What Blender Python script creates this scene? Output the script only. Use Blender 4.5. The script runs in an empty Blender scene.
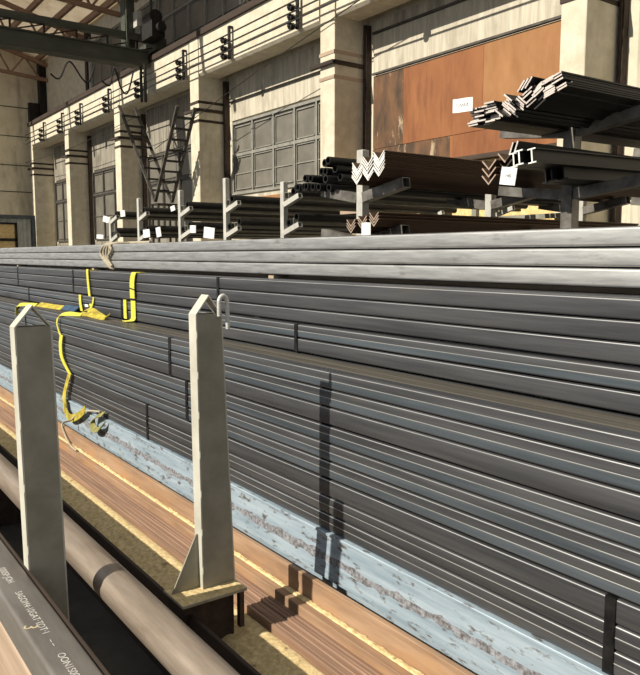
import bpy, math, random
from mathutils import Vector, Matrix
random.seed(7)
S = bpy.context.scene
C = S.collection
EYE = 2.6           # eye height above the hall floor; geometry below is written relative to the eye, then lifted
R = math.radians
ORD = ['first','second','third','fourth','fifth','sixth','seventh','eighth','ninth','tenth']

# ------------------------------------------------------------------ materials
def mat(name, c1, c2, scale=(1,1,1), noise=4.0, rough=.6, metal=0.0, bump=0.0, c3=None, c3scale=None, c3noise=3.0, c3lo=.55, c3hi=.7, lo=.35, hi=.65, spec=.5, bnoise=40.0):
    m = bpy.data.materials.new(name); m.use_nodes = True
    nt = m.node_tree; N = nt.nodes; L = nt.links
    b = N['Principled BSDF']
    tc = N.new('ShaderNodeTexCoord'); oi = N.new('ShaderNodeObjectInfo')
    mul = N.new('ShaderNodeMath'); mul.operation = 'MULTIPLY'; mul.inputs[1].default_value = 53.0
    L.new(oi.outputs['Random'], mul.inputs[0])
    add = N.new('ShaderNodeVectorMath'); add.operation = 'ADD'
    L.new(tc.outputs['Object'], add.inputs[0]); L.new(mul.outputs[0], add.inputs[1])
    def nz(sc, ns, detail=6):
        mp = N.new('ShaderNodeMapping'); mp.inputs['Scale'].default_value = sc
        L.new(add.outputs[0], mp.inputs[0])
        t = N.new('ShaderNodeTexNoise'); t.inputs['Scale'].default_value = ns; t.inputs['Detail'].default_value = detail; t.inputs['Roughness'].default_value = .62
        L.new(mp.outputs[0], t.inputs['Vector']); return t
    t = nz(scale, noise)
    r = N.new('ShaderNodeValToRGB'); r.color_ramp.elements[0].position = lo; r.color_ramp.elements[1].position = hi
    r.color_ramp.elements[0].color = (*c1,1); r.color_ramp.elements[1].color = (*c2,1)
    L.new(t.outputs['Fac'], r.inputs[0]); col = r.outputs[0]
    if c3 is not None:
        t3 = nz(c3scale or scale, c3noise)
        r3 = N.new('ShaderNodeValToRGB'); r3.color_ramp.elements[0].position = c3lo; r3.color_ramp.elements[1].position = c3hi
        L.new(t3.outputs['Fac'], r3.inputs[0])
        mx = N.new('ShaderNodeMix'); mx.data_type = 'RGBA'
        L.new(r3.outputs[0], mx.inputs[0]); L.new(col, mx.inputs[6]); mx.inputs[7].default_value = (*c3,1)
        col = mx.outputs[2]
    L.new(col, b.inputs['Base Color'])
    b.inputs['Roughness'].default_value = rough; b.inputs['Metallic'].default_value = metal
    b.inputs['Specular IOR Level'].default_value = spec
    if bump > 0:
        tb = nz(scale, bnoise, 4)
        bp = N.new('ShaderNodeBump'); bp.inputs['Strength'].default_value = bump; bp.inputs['Distance'].default_value = .01
        L.new(tb.outputs['Fac'], bp.inputs['Height']); L.new(bp.outputs[0], b.inputs['Normal'])
    return m

M = {}
def translucent(m, fac):
    nt=m.node_tree; N=nt.nodes; L=nt.links; b=N['Principled BSDF']; out=[n for n in N if n.type=='OUTPUT_MATERIAL'][0]
    t=N.new('ShaderNodeBsdfTranslucent'); mx=N.new('ShaderNodeMixShader'); mx.inputs[0].default_value=fac
    src=b.inputs['Base Color'].links[0].from_socket
    L.new(src,t.inputs[0]); L.new(b.outputs[0],mx.inputs[1]); L.new(t.outputs[0],mx.inputs[2]); L.new(mx.outputs[0],out.inputs[0])
XS = (.25,6,6)
M['dark'] = mat('dark_mill_steel', (.070,.072,.078), (.135,.136,.142), XS, 3, .40, .6, .05, c3=(.13,.11,.09), c3scale=(.6,2,2), c3noise=1.5, c3lo=.6, c3hi=.8)
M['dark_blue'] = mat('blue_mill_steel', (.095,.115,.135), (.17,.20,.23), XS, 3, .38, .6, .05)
M['dusty'] = mat('dusty_mill_steel', (.075,.068,.055), (.13,.115,.09), XS, 3, .5, .3, .05)
M['glint'] = mat('painted_edge_glint', (.30,.30,.30), (.52,.52,.51), (.4,5,5), 3, .36, .6)  # highlight along the upper front tube corners, put into the colour
M['seam'] = mat('weld_seam', (.22,.22,.22), (.34,.34,.33), (.6,5,5), 3, .4, .4)
M['bright'] = mat('pale_mill_steel', (.40,.40,.395), (.60,.60,.59), (.8,9,9), 4, .48, .85, .06, c3=(.30,.28,.26), c3scale=(2,6,6), c3noise=2.5, c3lo=.6, c3hi=.75)
M['band'] = mat('black_steel_band', (.012,.012,.013), (.03,.03,.03), (1,1,1), 20, .4, .5)
M['bluebeam'] = mat('blue_scaled_steel', (.28,.36,.43), (.44,.53,.60), (.6,8,8), 3, .5, .3, .08, c3=(.13,.11,.10), c3scale=(3,9,9), c3noise=3, c3lo=.56, c3hi=.66)
M['pitted'] = mat('pitted_scale', (.09,.08,.08), (.32,.33,.36), (1,1,1), 45, .7, .1, .3)
M['rust'] = mat('light_rust', (.25,.15,.09), (.40,.26,.16), (.5,6,6), 3, .7, .05, .1, c3=(.42,.22,.09), c3scale=(1,3,3), c3noise=2, c3lo=.5, c3hi=.75)
M['rust2'] = mat('brown_rust', (.20,.12,.08), (.34,.21,.14), (.3,9,9), 3, .65, .1, .1)
M['pipe'] = mat('bare_pipe_steel', (.27,.215,.165), (.42,.345,.28), (.5,6,6), 3, .42, .45, .06, c3=(.22,.16,.11), c3scale=(.8,3,3), c3noise=2, c3lo=.55, c3hi=.75)
M['sqtube'] = mat('grey_tube_steel', (.15,.135,.12), (.215,.20,.18), (.6,3,3), 3, .5, .3, .05)
M['tan'] = mat('tan_tube_steel', (.38,.28,.2), (.5,.38,.28), (.4,5,5), 3, .55, .2)
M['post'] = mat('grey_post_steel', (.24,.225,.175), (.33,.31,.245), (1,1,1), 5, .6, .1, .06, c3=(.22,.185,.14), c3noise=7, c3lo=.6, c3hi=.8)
M['postlit'] = mat('post_steel_lit_copy', (.46,.44,.37), (.58,.56,.48), (1,1,1), 5, .6, .05, .06)  # paler copy of the post steel, sunlight put into its colour
M['sawdust'] = mat('sawdust', (.50,.37,.17), (.78,.62,.34), (1,1,1), 30, .95, 0, .6, c3=(.3,.2,.1), c3noise=12, c3lo=.6, c3hi=.7)
M['floor'] = mat('dirty_concrete', (.05,.045,.04), (.10,.09,.075), (1,1,1), 2, .9, 0, .2)
M['concrete'] = mat('cream_concrete', (.56,.50,.38), (.72,.66,.52), (1,1,1), 3, .9, 0, .25, c3=(.42,.36,.26), c3scale=(3,3,.35), c3noise=2, c3lo=.55, c3hi=.8)
M['column'] = mat('column_concrete', (.54,.48,.36), (.68,.62,.49), (1,1,1), 4, .9, 0, .25, c3=(.42,.35,.25), c3scale=(4,4,.3), c3noise=2, c3lo=.58, c3hi=.8)
M['streak'] = mat('streaked_panel', (.40,.36,.28), (.60,.55,.44), (5,5,.4), 2, .9, 0, .2, c3=(.20,.17,.13), c3scale=(1.2,1.2,.5), c3noise=1.5, c3lo=.52, c3hi=.8)
M['streakdark'] = mat('grimy_streaked_panel', (.16,.14,.11), (.34,.31,.25), (5,5,.4), 2, .9, 0, .2, c3=(.09,.08,.06), c3scale=(1.2,1.2,.5), c3noise=1.5, c3lo=.5, c3hi=.75)
M['endwall'] = mat('end_wall_plaster', (.70,.62,.45), (.84,.75,.57), (1,1,1), 1.5, .95, 0, .2, c3=(.27,.22,.15), c3scale=(1,1.5,.4), c3noise=1.2, c3lo=.52, c3hi=.8)
M['orange'] = mat('orange_rust_sheet', (.21,.075,.027), (.30,.12,.043), (1.5,1.5,.6), 1.5, .8, .05, .1, c3=(.15,.055,.025), c3scale=(2,2,.3), c3noise=2, c3lo=.55, c3hi=.75)
M['orange2'] = mat('pale_orange_rust_sheet', (.28,.125,.045), (.37,.185,.075), (1.5,1.5,.6), 1.5, .8, .05, .1)
M['brownsheet'] = mat('dark_stained_sheet', (.05,.033,.021), (.17,.085,.04), (2,2,.8), 1.8, .8, .05, .1, c3=(.42,.32,.21), c3scale=(2,2,.7), c3noise=2, c3lo=.6, c3hi=.68)
M['osb'] = mat('yellow_board', (.62,.42,.16), (.80,.62,.32), (1,1,1), 12, .9, 0, .1)
M['frame'] = mat('grey_window_frame', (.20,.195,.17), (.30,.29,.25), (1,1,1), 6, .7, .1)
M['frame_dark'] = mat('dark_steel_frame', (.05,.045,.04), (.1,.09,.075), (1,1,1), 6, .7, .2)
M['glass'] = mat('dusty_glass', (.13,.12,.10), (.19,.175,.145), (1,1,1), 2, .35, 0, 0)
M['crane'] = mat('dark_green_crane_paint', (.035,.04,.03), (.07,.075,.055), (1,.3,1), 3, .6, .1)
M['black'] = mat('black_iron', (.012,.011,.010), (.03,.027,.024), (1,1,1), 8, .6, .3)
M['railrust'] = mat('rusty_rail', (.028,.018,.013), (.06,.038,.026), (.4,4,4), 3, .8, .1)
M['roof'] = mat('pale_roof_board', (.72,.64,.52), (.86,.78,.66), (1,1,1), 1.5, .9, 0, 0, c3=(.4,.3,.2), c3noise=1.2, c3lo=.58, c3hi=.75)
translucent(M['roof'],.75)     # translucency added so sun through the boards brightens the upper hall
M['rack'] = mat('grey_rack_steel', (.09,.08,.07), (.24,.225,.20), (2,2,2), 3, .5, .4, .05)
M['rackpale'] = mat('pale_rack_paint', (.40,.39,.35), (.54,.53,.48), (1,1,1), 6, .6, .05)
M['rackdull'] = mat('dull_green_grey_paint', (.20,.20,.16), (.30,.29,.24), (1,1,1), 6, .6, .05)
M['bar'] = mat('black_bar_steel', (.012,.012,.012), (.03,.029,.028), (4,.3,4), 3, .5, .4)
M['barcut'] = mat('fresh_cut_steel', (.55,.48,.44), (.75,.68,.62), (1,1,1), 30, .4, .2)
M['barpale'] = mat('white_marked_steel', (.70,.69,.66), (.85,.84,.80), (1,1,1), 30, .5, .05)
M['angle'] = mat('brown_angle_steel', (.055,.032,.02), (.12,.07,.042), (5,.3,5), 3, .6, .2)
M['anglecut'] = mat('copper_cut_steel', (.40,.29,.22), (.55,.42,.33), (1,1,1), 30, .4, .3)
M['paper'] = mat('white_paper', (.80,.80,.78), (.86,.86,.84), (1,1,1), 10, .9)
M['ink'] = mat('dark_ink', (.08,.08,.12), (.12,.12,.16), (1,1,1), 10, .9)
M['yellow'] = mat('yellow_webbing', (.50,.46,.03), (.70,.65,.09), (1,1,30), 6, .8, 0, .1)
M['yellowdirty'] = mat('soiled_yellow_webbing', (.26,.20,.03), (.58,.48,.05), (1,1,1), 9, .85, 0, .1)
M['olive'] = mat('olive_webbing', (.16,.15,.05), (.30,.28,.10), (1,1,1), 12, .85)
M['blueweb'] = mat('dark_blue_webbing', (.02,.05,.10), (.04,.09,.16), (1,1,1), 12, .85)
M['rope'] = mat('beige_rope', (.30,.26,.19), (.45,.40,.30), (1,1,1), 40, .9, 0, .3)
M['whitepaint'] = mat('white_marking_paint', (.44,.42,.39), (.58,.56,.52), (1,1,1), 30, .9)
M['chalk'] = mat('tan_chalk', (.5,.42,.26), (.6,.5,.32), (1,1,1), 30, .9)
M['hook'] = mat('pale_ribbed_steel', (.50,.49,.45), (.66,.65,.60), (1,1,40), 4, .5, .2)
M['greycab'] = mat('grey_corrugated_sheet', (.42,.44,.40), (.52,.54,.50), (1,1,1), 3, .6, .1)
M['bluegrey'] = mat('blue_grey_paint', (.06,.075,.09), (.10,.12,.14), (1,1,1), 3, .6, .1)
M['wood'] = mat('old_timber', (.26,.20,.14), (.38,.30,.22), (.4,5,5), 3, .9)

# ------------------------------------------------------------------ mesh builder
def smoothpath(p,n=6):
    p=[Vector(q) for q in p]; out=[]
    for i in range(len(p)-1):
        a=p[max(i-1,0)];b=p[i];c=p[i+1];d=p[min(i+2,len(p)-1)]
        for k in range(n):
            t=k/n; out.append(.5*((2*b)+(c-a)*t+(2*a-5*b+4*c-d)*t*t+(3*b-a-3*c+d)*t**3))
    return out+[p[-1]]
class MB:
    def __init__(s): s.v = []; s.f = []; s.mi = []; s.cur = 0
    def add(s, vs, fs):
        o = len(s.v); s.v += [Vector(p) for p in vs]
        for f in fs: s.f.append([i+o for i in f]); s.mi.append(s.cur)
        return s
    def box(s, x0,x1,y0,y1,z0,z1):
        return s.add([(x0,y0,z0),(x1,y0,z0),(x1,y1,z0),(x0,y1,z0),(x0,y0,z1),(x1,y0,z1),(x1,y1,z1),(x0,y1,z1)],
            [(0,3,2,1),(4,5,6,7),(0,1,5,4),(1,2,6,5),(2,3,7,6),(3,0,4,7)])
    def beam(s, a, b, w, h, up=(0,0,1)):
        a=Vector(a); b=Vector(b); d=(b-a).normalized(); up=Vector(up)
        if abs(d.dot(up))>.98: up=Vector((0,1,0))
        r=d.cross(up).normalized()*w/2; u=r.cross(d).normalized()*h/2
        return s.add([a-r-u,a+r-u,a+r+u,a-r+u,b-r-u,b+r-u,b+r+u,b-r+u],
            [(0,1,2,3),(7,6,5,4),(0,4,5,1),(1,5,6,2),(2,6,7,3),(3,7,4,0)])
    def prism(s, poly, axis, a, b, cap=None):
        # poly: list of 2-D points; axis 'x' -> (y,z), 'y' -> (x,z), 'z' -> (x,y)
        def P(p,t):
            return (t,p[0],p[1]) if axis=='x' else (p[0],t,p[1]) if axis=='y' else (p[0],p[1],t)
        n=len(poly); vs=[P(p,a) for p in poly]+[P(p,b) for p in poly]
        s.add(vs,[(i,(i+1)%n,(i+1)%n+n,i+n) for i in range(n)])
        o=len(s.v)-2*n
        if cap is not None: k=s.cur; s.cur=cap
        s.f.append([o+i for i in range(n)][::-1]); s.mi.append(s.cur)
        s.f.append([o+n+i for i in range(n)]); s.mi.append(s.cur)
        if cap is not None: s.cur=k
        return s
    def hollow(s, outer, inner, axis, a, b):
        def P(p,t):
            return (t,p[0],p[1]) if axis=='x' else (p[0],t,p[1]) if axis=='y' else (p[0],p[1],t)
        n=len(outer)
        vs=[P(p,a) for p in outer]+[P(p,b) for p in outer]+[P(p,a) for p in inner]+[P(p,b) for p in inner]
        fs=[]
        for i in range(n):
            j=(i+1)%n
            fs += [(i,j,j+n,i+n),(2*n+j,2*n+i,3*n+i,3*n+j),(j,i,2*n+i,2*n+j),(i+n,j+n,3*n+j,3*n+i)]
        return s.add(vs,fs)
    def tube(s, pts, r, n=10, closed=False):
        pts=[Vector(p) for p in pts]; rings=[]
        prev=None
        for i,p in enumerate(pts):
            if closed: d=(pts[(i+1)%len(pts)]-pts[i-1])
            else: d=(pts[min(i+1,len(pts)-1)]-pts[max(i-1,0)])
            d.normalize()
            if prev is None:
                a=Vector((0,0,1)) if abs(d.z)<.9 else Vector((1,0,0))
                u=d.cross(a).normalized()
            else:
                u=(prev-d*prev.dot(d)).normalized()
            prev=u; w=d.cross(u)
            rings.append([p+(u*math.cos(2*math.pi*k/n)+w*math.sin(2*math.pi*k/n))*r for k in range(n)])
        vs=[q for g in rings for q in g]; fs=[]
        m=len(rings)
        for i in range(m if closed else m-1):
            j=(i+1)%m
            for k in range(n): fs.append((i*n+k,i*n+(k+1)%n,j*n+(k+1)%n,j*n+k))
        if not closed:
            fs.append(tuple(range(n))[::-1]); fs.append(tuple((m-1)*n+k for k in range(n)))
        return s.add(vs,fs)
    def ribbon(s, pts, wv, th=.004):
        # webbing: pts centre line, wv width vectors (single or per point)
        pts=[Vector(p) for p in pts]
        if len(pts)>2:
            if isinstance(wv,list):
                ww=[Vector(q) for q in wv]; wv=[ww[i].lerp(ww[i+1],k/5) for i in range(len(ww)-1) for k in range(5)]+[ww[-1]]
            pts=smoothpath(pts,5)
        n=len(pts); vs=[]
        for i,p in enumerate(pts):
            w=Vector(wv[i] if isinstance(wv,list) else wv)
            d=(pts[min(i+1,n-1)]-pts[max(i-1,0)]).normalized()
            nn=d.cross(w).normalized()*th/2
            vs += [p-w/2-nn,p+w/2-nn,p+w/2+nn,p-w/2+nn]
        fs=[]
        for i in range(n-1):
            a=i*4;b=a+4
            for k in range(4): fs.append((a+k,a+(k+1)%4,b+(k+1)%4,b+k))
        fs.append((3,2,1,0)); fs.append(tuple((n-1)*4+k for k in range(4)))
        return s.add(vs,fs)
    def mesh(s, name, mats, origin=(0,0,0), smooth=False):
        me=bpy.data.meshes.new(name); o=Vector(origin)
        me.from_pydata([tuple(p-o) for p in s.v],[],s.f)
        for m in (mats if isinstance(mats,(list,tuple)) else [mats]): me.materials.append(m)
        for i,p in enumerate(me.polygons):
            p.material_index=s.mi[i]; p.use_smooth=smooth
        me.update()
        import bmesh
        bm=bmesh.new(); bm.from_mesh(me); bmesh.ops.recalc_face_normals(bm,faces=bm.faces); bm.to_mesh(me); bm.free()
        if smooth:
            try: me.set_sharp_from_angle(angle=R(50))
            except Exception: pass
        return me
    def build(s, name, mats, parent=None, smooth=False):
        if parent is None:
            xs=[p.x for p in s.v]; ys=[p.y for p in s.v]; zs=[p.z for p in s.v]
            org=Vector(((min(xs)+max(xs))/2,(min(ys)+max(ys))/2,min(zs)))
        else:
            r=parent
            while r.parent: r=r.parent
            org=r.location.copy()
        ob=bpy.data.objects.new(name,s.mesh(name,mats,org,smooth)); C.objects.link(ob)
        if parent is None: ob.location=org
        else: ob.parent=parent
        return ob
def bevel(ob, w, seg=2):
    md=ob.modifiers.new('bevel','BEVEL'); md.width=w; md.segments=seg; md.limit_method='ANGLE'; md.angle_limit=R(40)
    for p in ob.data.polygons: p.use_smooth=True
    try: ob.data.set_sharp_from_angle(angle=R(60))
    except Exception: pass
    return ob
def tag(o, label, cat, group=None):
    o['label']=label; o['category']=cat
    if group: o['group']=group
    return o
def thing(name, label, cat, loc, group=None):
    o=bpy.data.objects.new(name,None); C.objects.link(o); o.location=loc; o.empty_display_size=.1
    return tag(o,label,cat,group)
def struct(o): o['kind']='structure'; return o
def inst(mesh, name, loc, label, cat, group=None, rot=(0,0,0)):
    o=bpy.data.objects.new(name,mesh); C.objects.link(o); o.location=loc; o.rotation_euler=rot
    return tag(o,label,cat,group)
def dup(o, off, label=None):
    r=o.copy(); C.objects.link(r); r.location=o.location+Vector(off)
    if label: r['label']=label
    for ch in list(o.children):
        c=ch.copy(); C.objects.link(c); c.parent=r
        for g in list(ch.children):
            d=g.copy(); C.objects.link(d); d.parent=c
    return r
def rrect(cy,cz,w,h,r,n=3):
    pts=[]
    for (sx,sy,a0) in ((1,1,0),(-1,1,90),(-1,-1,180),(1,-1,270)):
        for k in range(n+1):
            a=R(a0+90*k/n); pts.append((cy+sx*(w/2-r)+r*math.cos(a), cz+sy*(h/2-r)+r*math.sin(a)))
    return pts

# ------------------------------------------------------------------ the pile of square tubes
XL,XR=-17.0,1.0
def sq_mesh(name, w, mt, seam=False, r=.013, low=None, edge=None):
    def prof(w_,r_):
        p=rrect(0,w/2,w_,w_,r_,5); out=[]
        for k,q in enumerate(p):
            out.append(q)
            if k==11: out.append((-w_/2,w/2))      # split the front face at mid height
        return out
    m=MB(); m.hollow(prof(w,r),prof(w-.010,r*.7),'x',XL,XR)
    if seam:   # rolled weld seam along the middle of the front face
        z=w*.5; m.cur=3; m.prism([(-w/2+.001,z-.004),(-w/2-.0015,z-.0015),(-w/2-.0015,z+.0015),(-w/2+.001,z+.004)],'x',XL,XR)
    me=m.mesh(name,[mt,edge or M['glint'],low or mt,M['seam']],(0,0,0),True)
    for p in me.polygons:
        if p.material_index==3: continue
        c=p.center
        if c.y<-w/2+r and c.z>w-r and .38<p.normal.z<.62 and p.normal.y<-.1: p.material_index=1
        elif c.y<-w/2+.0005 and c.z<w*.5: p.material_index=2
    return me
TOPW=.0915; W2=.097; W4=.1095
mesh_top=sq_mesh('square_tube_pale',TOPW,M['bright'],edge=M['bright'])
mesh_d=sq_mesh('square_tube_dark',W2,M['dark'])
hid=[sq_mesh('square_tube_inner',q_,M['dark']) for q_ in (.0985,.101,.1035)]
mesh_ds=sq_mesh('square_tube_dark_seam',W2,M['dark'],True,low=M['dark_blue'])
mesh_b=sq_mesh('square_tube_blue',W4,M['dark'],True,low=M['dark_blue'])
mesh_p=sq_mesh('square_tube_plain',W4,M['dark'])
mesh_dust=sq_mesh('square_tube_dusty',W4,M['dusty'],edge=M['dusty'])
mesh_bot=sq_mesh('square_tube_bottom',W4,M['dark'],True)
rows=[]      # (z bottom, front Y, width, mesh, label)
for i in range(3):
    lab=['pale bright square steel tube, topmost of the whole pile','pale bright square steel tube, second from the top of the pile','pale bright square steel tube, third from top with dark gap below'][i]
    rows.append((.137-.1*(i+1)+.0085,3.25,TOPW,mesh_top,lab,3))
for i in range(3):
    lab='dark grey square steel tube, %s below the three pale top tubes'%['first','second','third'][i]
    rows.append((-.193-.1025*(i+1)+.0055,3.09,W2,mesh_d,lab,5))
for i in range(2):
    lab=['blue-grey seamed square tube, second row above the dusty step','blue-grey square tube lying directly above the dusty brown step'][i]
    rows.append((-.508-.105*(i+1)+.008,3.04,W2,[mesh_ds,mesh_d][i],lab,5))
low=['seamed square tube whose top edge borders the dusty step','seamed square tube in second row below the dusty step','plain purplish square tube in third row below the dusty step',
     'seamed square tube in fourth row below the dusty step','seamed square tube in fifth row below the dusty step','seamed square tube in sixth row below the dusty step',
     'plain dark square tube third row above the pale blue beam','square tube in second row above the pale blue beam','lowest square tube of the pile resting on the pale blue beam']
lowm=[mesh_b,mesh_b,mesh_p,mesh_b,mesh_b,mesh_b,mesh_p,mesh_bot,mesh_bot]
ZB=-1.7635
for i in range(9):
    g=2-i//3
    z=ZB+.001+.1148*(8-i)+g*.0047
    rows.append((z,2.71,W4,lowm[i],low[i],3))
tubes=[]
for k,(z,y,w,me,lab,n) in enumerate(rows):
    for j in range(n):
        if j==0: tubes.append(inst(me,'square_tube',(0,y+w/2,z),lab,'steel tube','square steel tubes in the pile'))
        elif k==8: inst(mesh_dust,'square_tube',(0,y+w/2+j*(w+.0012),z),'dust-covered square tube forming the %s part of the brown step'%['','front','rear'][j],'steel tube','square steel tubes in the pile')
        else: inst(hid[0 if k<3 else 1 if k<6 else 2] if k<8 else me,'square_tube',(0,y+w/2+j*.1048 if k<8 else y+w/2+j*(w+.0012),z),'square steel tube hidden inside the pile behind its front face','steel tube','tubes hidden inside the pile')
# dust lying on the step
# one more column behind to carry the upper layers
for i in range(9):
    g=2-i//3
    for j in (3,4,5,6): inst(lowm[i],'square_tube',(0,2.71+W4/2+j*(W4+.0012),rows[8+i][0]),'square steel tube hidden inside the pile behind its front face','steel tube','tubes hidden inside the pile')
# timber battens between top bundle and the next
for x in (-13.5,-9.6,-5.2,-1.5):
    m=MB(); m.box(x-.04,x+.04,3.26,3.395,-.1925,-.1655)
    tag(m.build('timber_batten',M['wood']),'thin timber batten under the pale top tubes','batten','battens under the pale top tubes')
for x in (-13.5,-9.6,-5.2,-1.5):
    m=MB(); m.box(x-.04,x+.04,3.12,3.36,-.5085,-.5005)
    tag(m.build('packing_strip',M['wood']),'thin packing strip between the tube bundles','batten','packing strips between tube bundles')
m=MB(); m.box(XL+.2,XR-.2,3.40,3.52,-.1925,-.164) ; tag(m.build('timber_packer',M['wood']),'long dark timber packer in the gap under the pale top tubes','timber')
# steel banding
def band(x,y,z0,z1,w,lab):
    m=MB(); m.box(x-w/2,x+w/2,y-.0065,y-.0032,z0,z1)
    m.box(x-w/2,x+w/2,y-.0065,y+.03,z1,z1+.0022)
    m.box(x-w/2+.004,x+w/2-.004,y-.0095,y-.006,(z0+z1)/2-.03,(z0+z1)/2+.03)   # crimped seal
    tag(m.build('steel_band',M['band']),lab,'steel band','steel bands around the tube bundles')
zt=lambda k: rows[k][0]+rows[k][2]
band(-1.66,2.71,rows[16][0],zt(14),.05,'wide black steel band on the lowest bundle at right edge')
band(-6.02,2.71,rows[10][0],zt(8),.045,'black steel band left of the hooked post, just under the dusty step')
band(-5.69,2.71,rows[13][0],zt(11),.045,'black steel band on the middle bundle beside the hooked post')
band(-6.57,2.71,rows[16][0],zt(14),.045,'black steel band on the lowest bundle left of the hooked post')
band(-10.9,2.71,rows[10][0],zt(8),.045,'black steel band under the dusty step behind the left post')
band(-4.50,3.04,rows[7][0],zt(6),.04,'short black steel band on the two rows right of the hook')
band(-5.81,3.09,rows[5][0],zt(3),.04,'black steel band just above the white hook')
band(-12.8,3.09,rows[5][0],zt(3),.04,'leftmost black steel band below the pale top tubes')
band(-9.9,3.09,rows[5][0],zt(3),.04,'black steel band left of the upper yellow slings')
band(-11.96,3.04,rows[7][0],zt(6),.04,'short black steel band above the left post top')
band(-8.02,3.04,rows[7][0],zt(6),.04,'short black steel band between the two yellow slings')

# ------------------------------------------------------------------ yellow slings, rope and cord
def sling(name, mats, lab, build, cat='lifting sling', group=None):
    m=MB(); build(m); return tag(m.build(name,mats,smooth=True),lab,cat,group)
s1=thing('lifting_sling','narrow yellow webbing sling hanging left of the wide one','lifting sling',(-9.15,3.05,-.71))
m=MB(); m.ribbon([(-9.28,3.2,-.186),(-9.27,3.10,-.187),(-9.265,3.074,-.195),(-9.21,3.066,-.42),(-9.10,3.045,-.60),(-9.06,3.02,-.68),(-9.03,2.97,-.712)],(.075,0,0),.006); m.build('webbing',M['yellow'],s1,True)
m=MB(); m.ribbon([(-9.44,3.028,-.50),(-9.43,3.024,-.60),(-9.37,3.02,-.705)],(.09,0,0),.006); m.ribbon([(-8.93,3.028,-.51),(-8.95,3.024,-.58),(-9.04,3.014,-.69)],(.05,0,0),.006); m.build('end_loop',M['yellow'],s1,True)
m=MB(); m.box(-9.22,-9.10,3.012,3.02,-.64,-.61); m.build('stitched_label',M['paper'],s1)
s2=thing('lifting_sling','wide yellow webbing sling hanging from the dark tubes, the right one','lifting sling',(-7.75,3.05,-.71))
m=MB(); m.ribbon([(-7.70,3.17,-.186),(-7.70,3.10,-.186),(-7.73,3.074,-.197),(-7.77,3.070,-.3),(-7.76,3.066,-.47)],(.13,0,0),.008); m.build('webbing',M['yellow'],s2,True)
m=MB(); m.ribbon([(-7.90,3.032,-.49),(-7.89,3.028,-.62),(-7.87,3.022,-.70)],(.085,0,0),.007); m.ribbon([(-7.66,3.032,-.49),(-7.65,3.028,-.62),(-7.66,3.02,-.70),(-7.70,2.94,-.712)],(.13,0,0),.007); m.build('end_loop',M['yellow'],s2,True)
m=MB(); m.ribbon([(-7.83,3.064,-.36),(-7.69,3.064,-.375)],(0,0,.014),.004); m.build('stitching',M['band'],s2)
s3=thing('ratchet_strap','yellow strap with blue section lying flat along the dusty step','strap',(-9.6,2.93,-.717))
m=MB(); m.ribbon([(-11.35,2.70,-.86),(-11.32,2.702,-.76),(-11.2,2.72,-.712),(-10.9,2.86,-.708)],(.0,.05,.05),.006); m.build('hanging_end',M['yellow'],s3,True)
m=MB(); m.ribbon([(-10.92,2.9,-.70),(-10.5,2.93,-.704),(-9.95,2.965,-.70)],(0,.085,.05),.012); m.build('webbing',M['yellowdirty'],s3,True)
m=MB(); m.ribbon([(-9.95,2.965,-.69),(-9.45,2.985,-.69)],(0,.07,.06),.014); m.build('blue_cover',M['blueweb'],s3,True)
m=MB(); m.ribbon([(-9.1,2.93,-.709),(-8.9,2.92,-.66),(-8.65,2.9,-.64),(-8.45,2.9,-.67),(-8.3,2.92,-.708)],(0,.06,.03),.006); m.ribbon([(-8.95,2.86,-.709),(-8.6,2.86,-.695),(-8.15,2.88,-.707),(-8.1,2.9,-.67)],(0,.06,.04),.008); m.build('folded_end',M['yellowdirty'],s3,True)
s4=thing('ratchet_strap','long yellow strap draped down the pile face behind the left post','strap',(-9.1,2.66,-1.76))
m=MB(); m.ribbon([(-8.8,2.83,-.709),(-9.0,2.74,-.706),(-9.18,2.69,-.73),(-9.27,2.675,-.82),(-9.22,2.68,-.94),(-9.12,2.68,-1.0)],[(0,.03,.03),(0,.05,.05),(.05,.02,.03),(.05,0,.0),(.04,0,.02),(.08,0,.0)],.006); m.build('thin_webbing',M['yellow'],s4,True)
m=MB(); m.ribbon([(-9.12,2.68,-.97),(-9.16,2.675,-1.1),(-9.10,2.67,-1.26),(-8.83,2.675,-1.42)],(.12,0,.0),.008); m.build('webbing',M['yellow'],s4,True)
m=MB(); m.ribbon([(-8.83,2.67,-1.42),(-8.93,2.662,-1.56),(-9.02,2.655,-1.72),(-8.95,2.64,-1.86)],(.13,0,.02),.008); m.ribbon([(-8.98,2.635,-1.84),(-8.75,2.625,-1.93),(-8.45,2.63,-1.86),(-8.2,2.64,-1.74)],(.03,0,.10),.008); m.build('soiled_end',M['yellowdirty'],s4,True)
m=MB(); m.ribbon([(-7.65,2.655,-1.70),(-7.8,2.65,-1.74),(-7.95,2.64,-1.82),(-7.9,2.63,-1.90),(-7.72,2.63,-1.88),(-7.6,2.64,-1.79)],(.03,.05,.06),.006)
tag(m.build('webbing_loop',M['olive'],smooth=True),'olive green webbing loop lying on the pale blue beam','strap')
m=MB(); pts=[(-7.75,2.66,-1.69),(-8.1,2.65,-1.74),(-8.45,2.64,-1.83),(-8.6,2.60,-1.93),(-8.55,2.48,-1.95),(-8.4,2.465,-2.05),(-8.15,2.44,-2.108),(-7.85,2.42,-2.108)]
m.tube(smoothpath(pts),.011,8); tag(m.build('loose_cord',M['rope'],smooth=True),'thin grey cord curling from the blue beam onto the rusty angle','cord')
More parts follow.
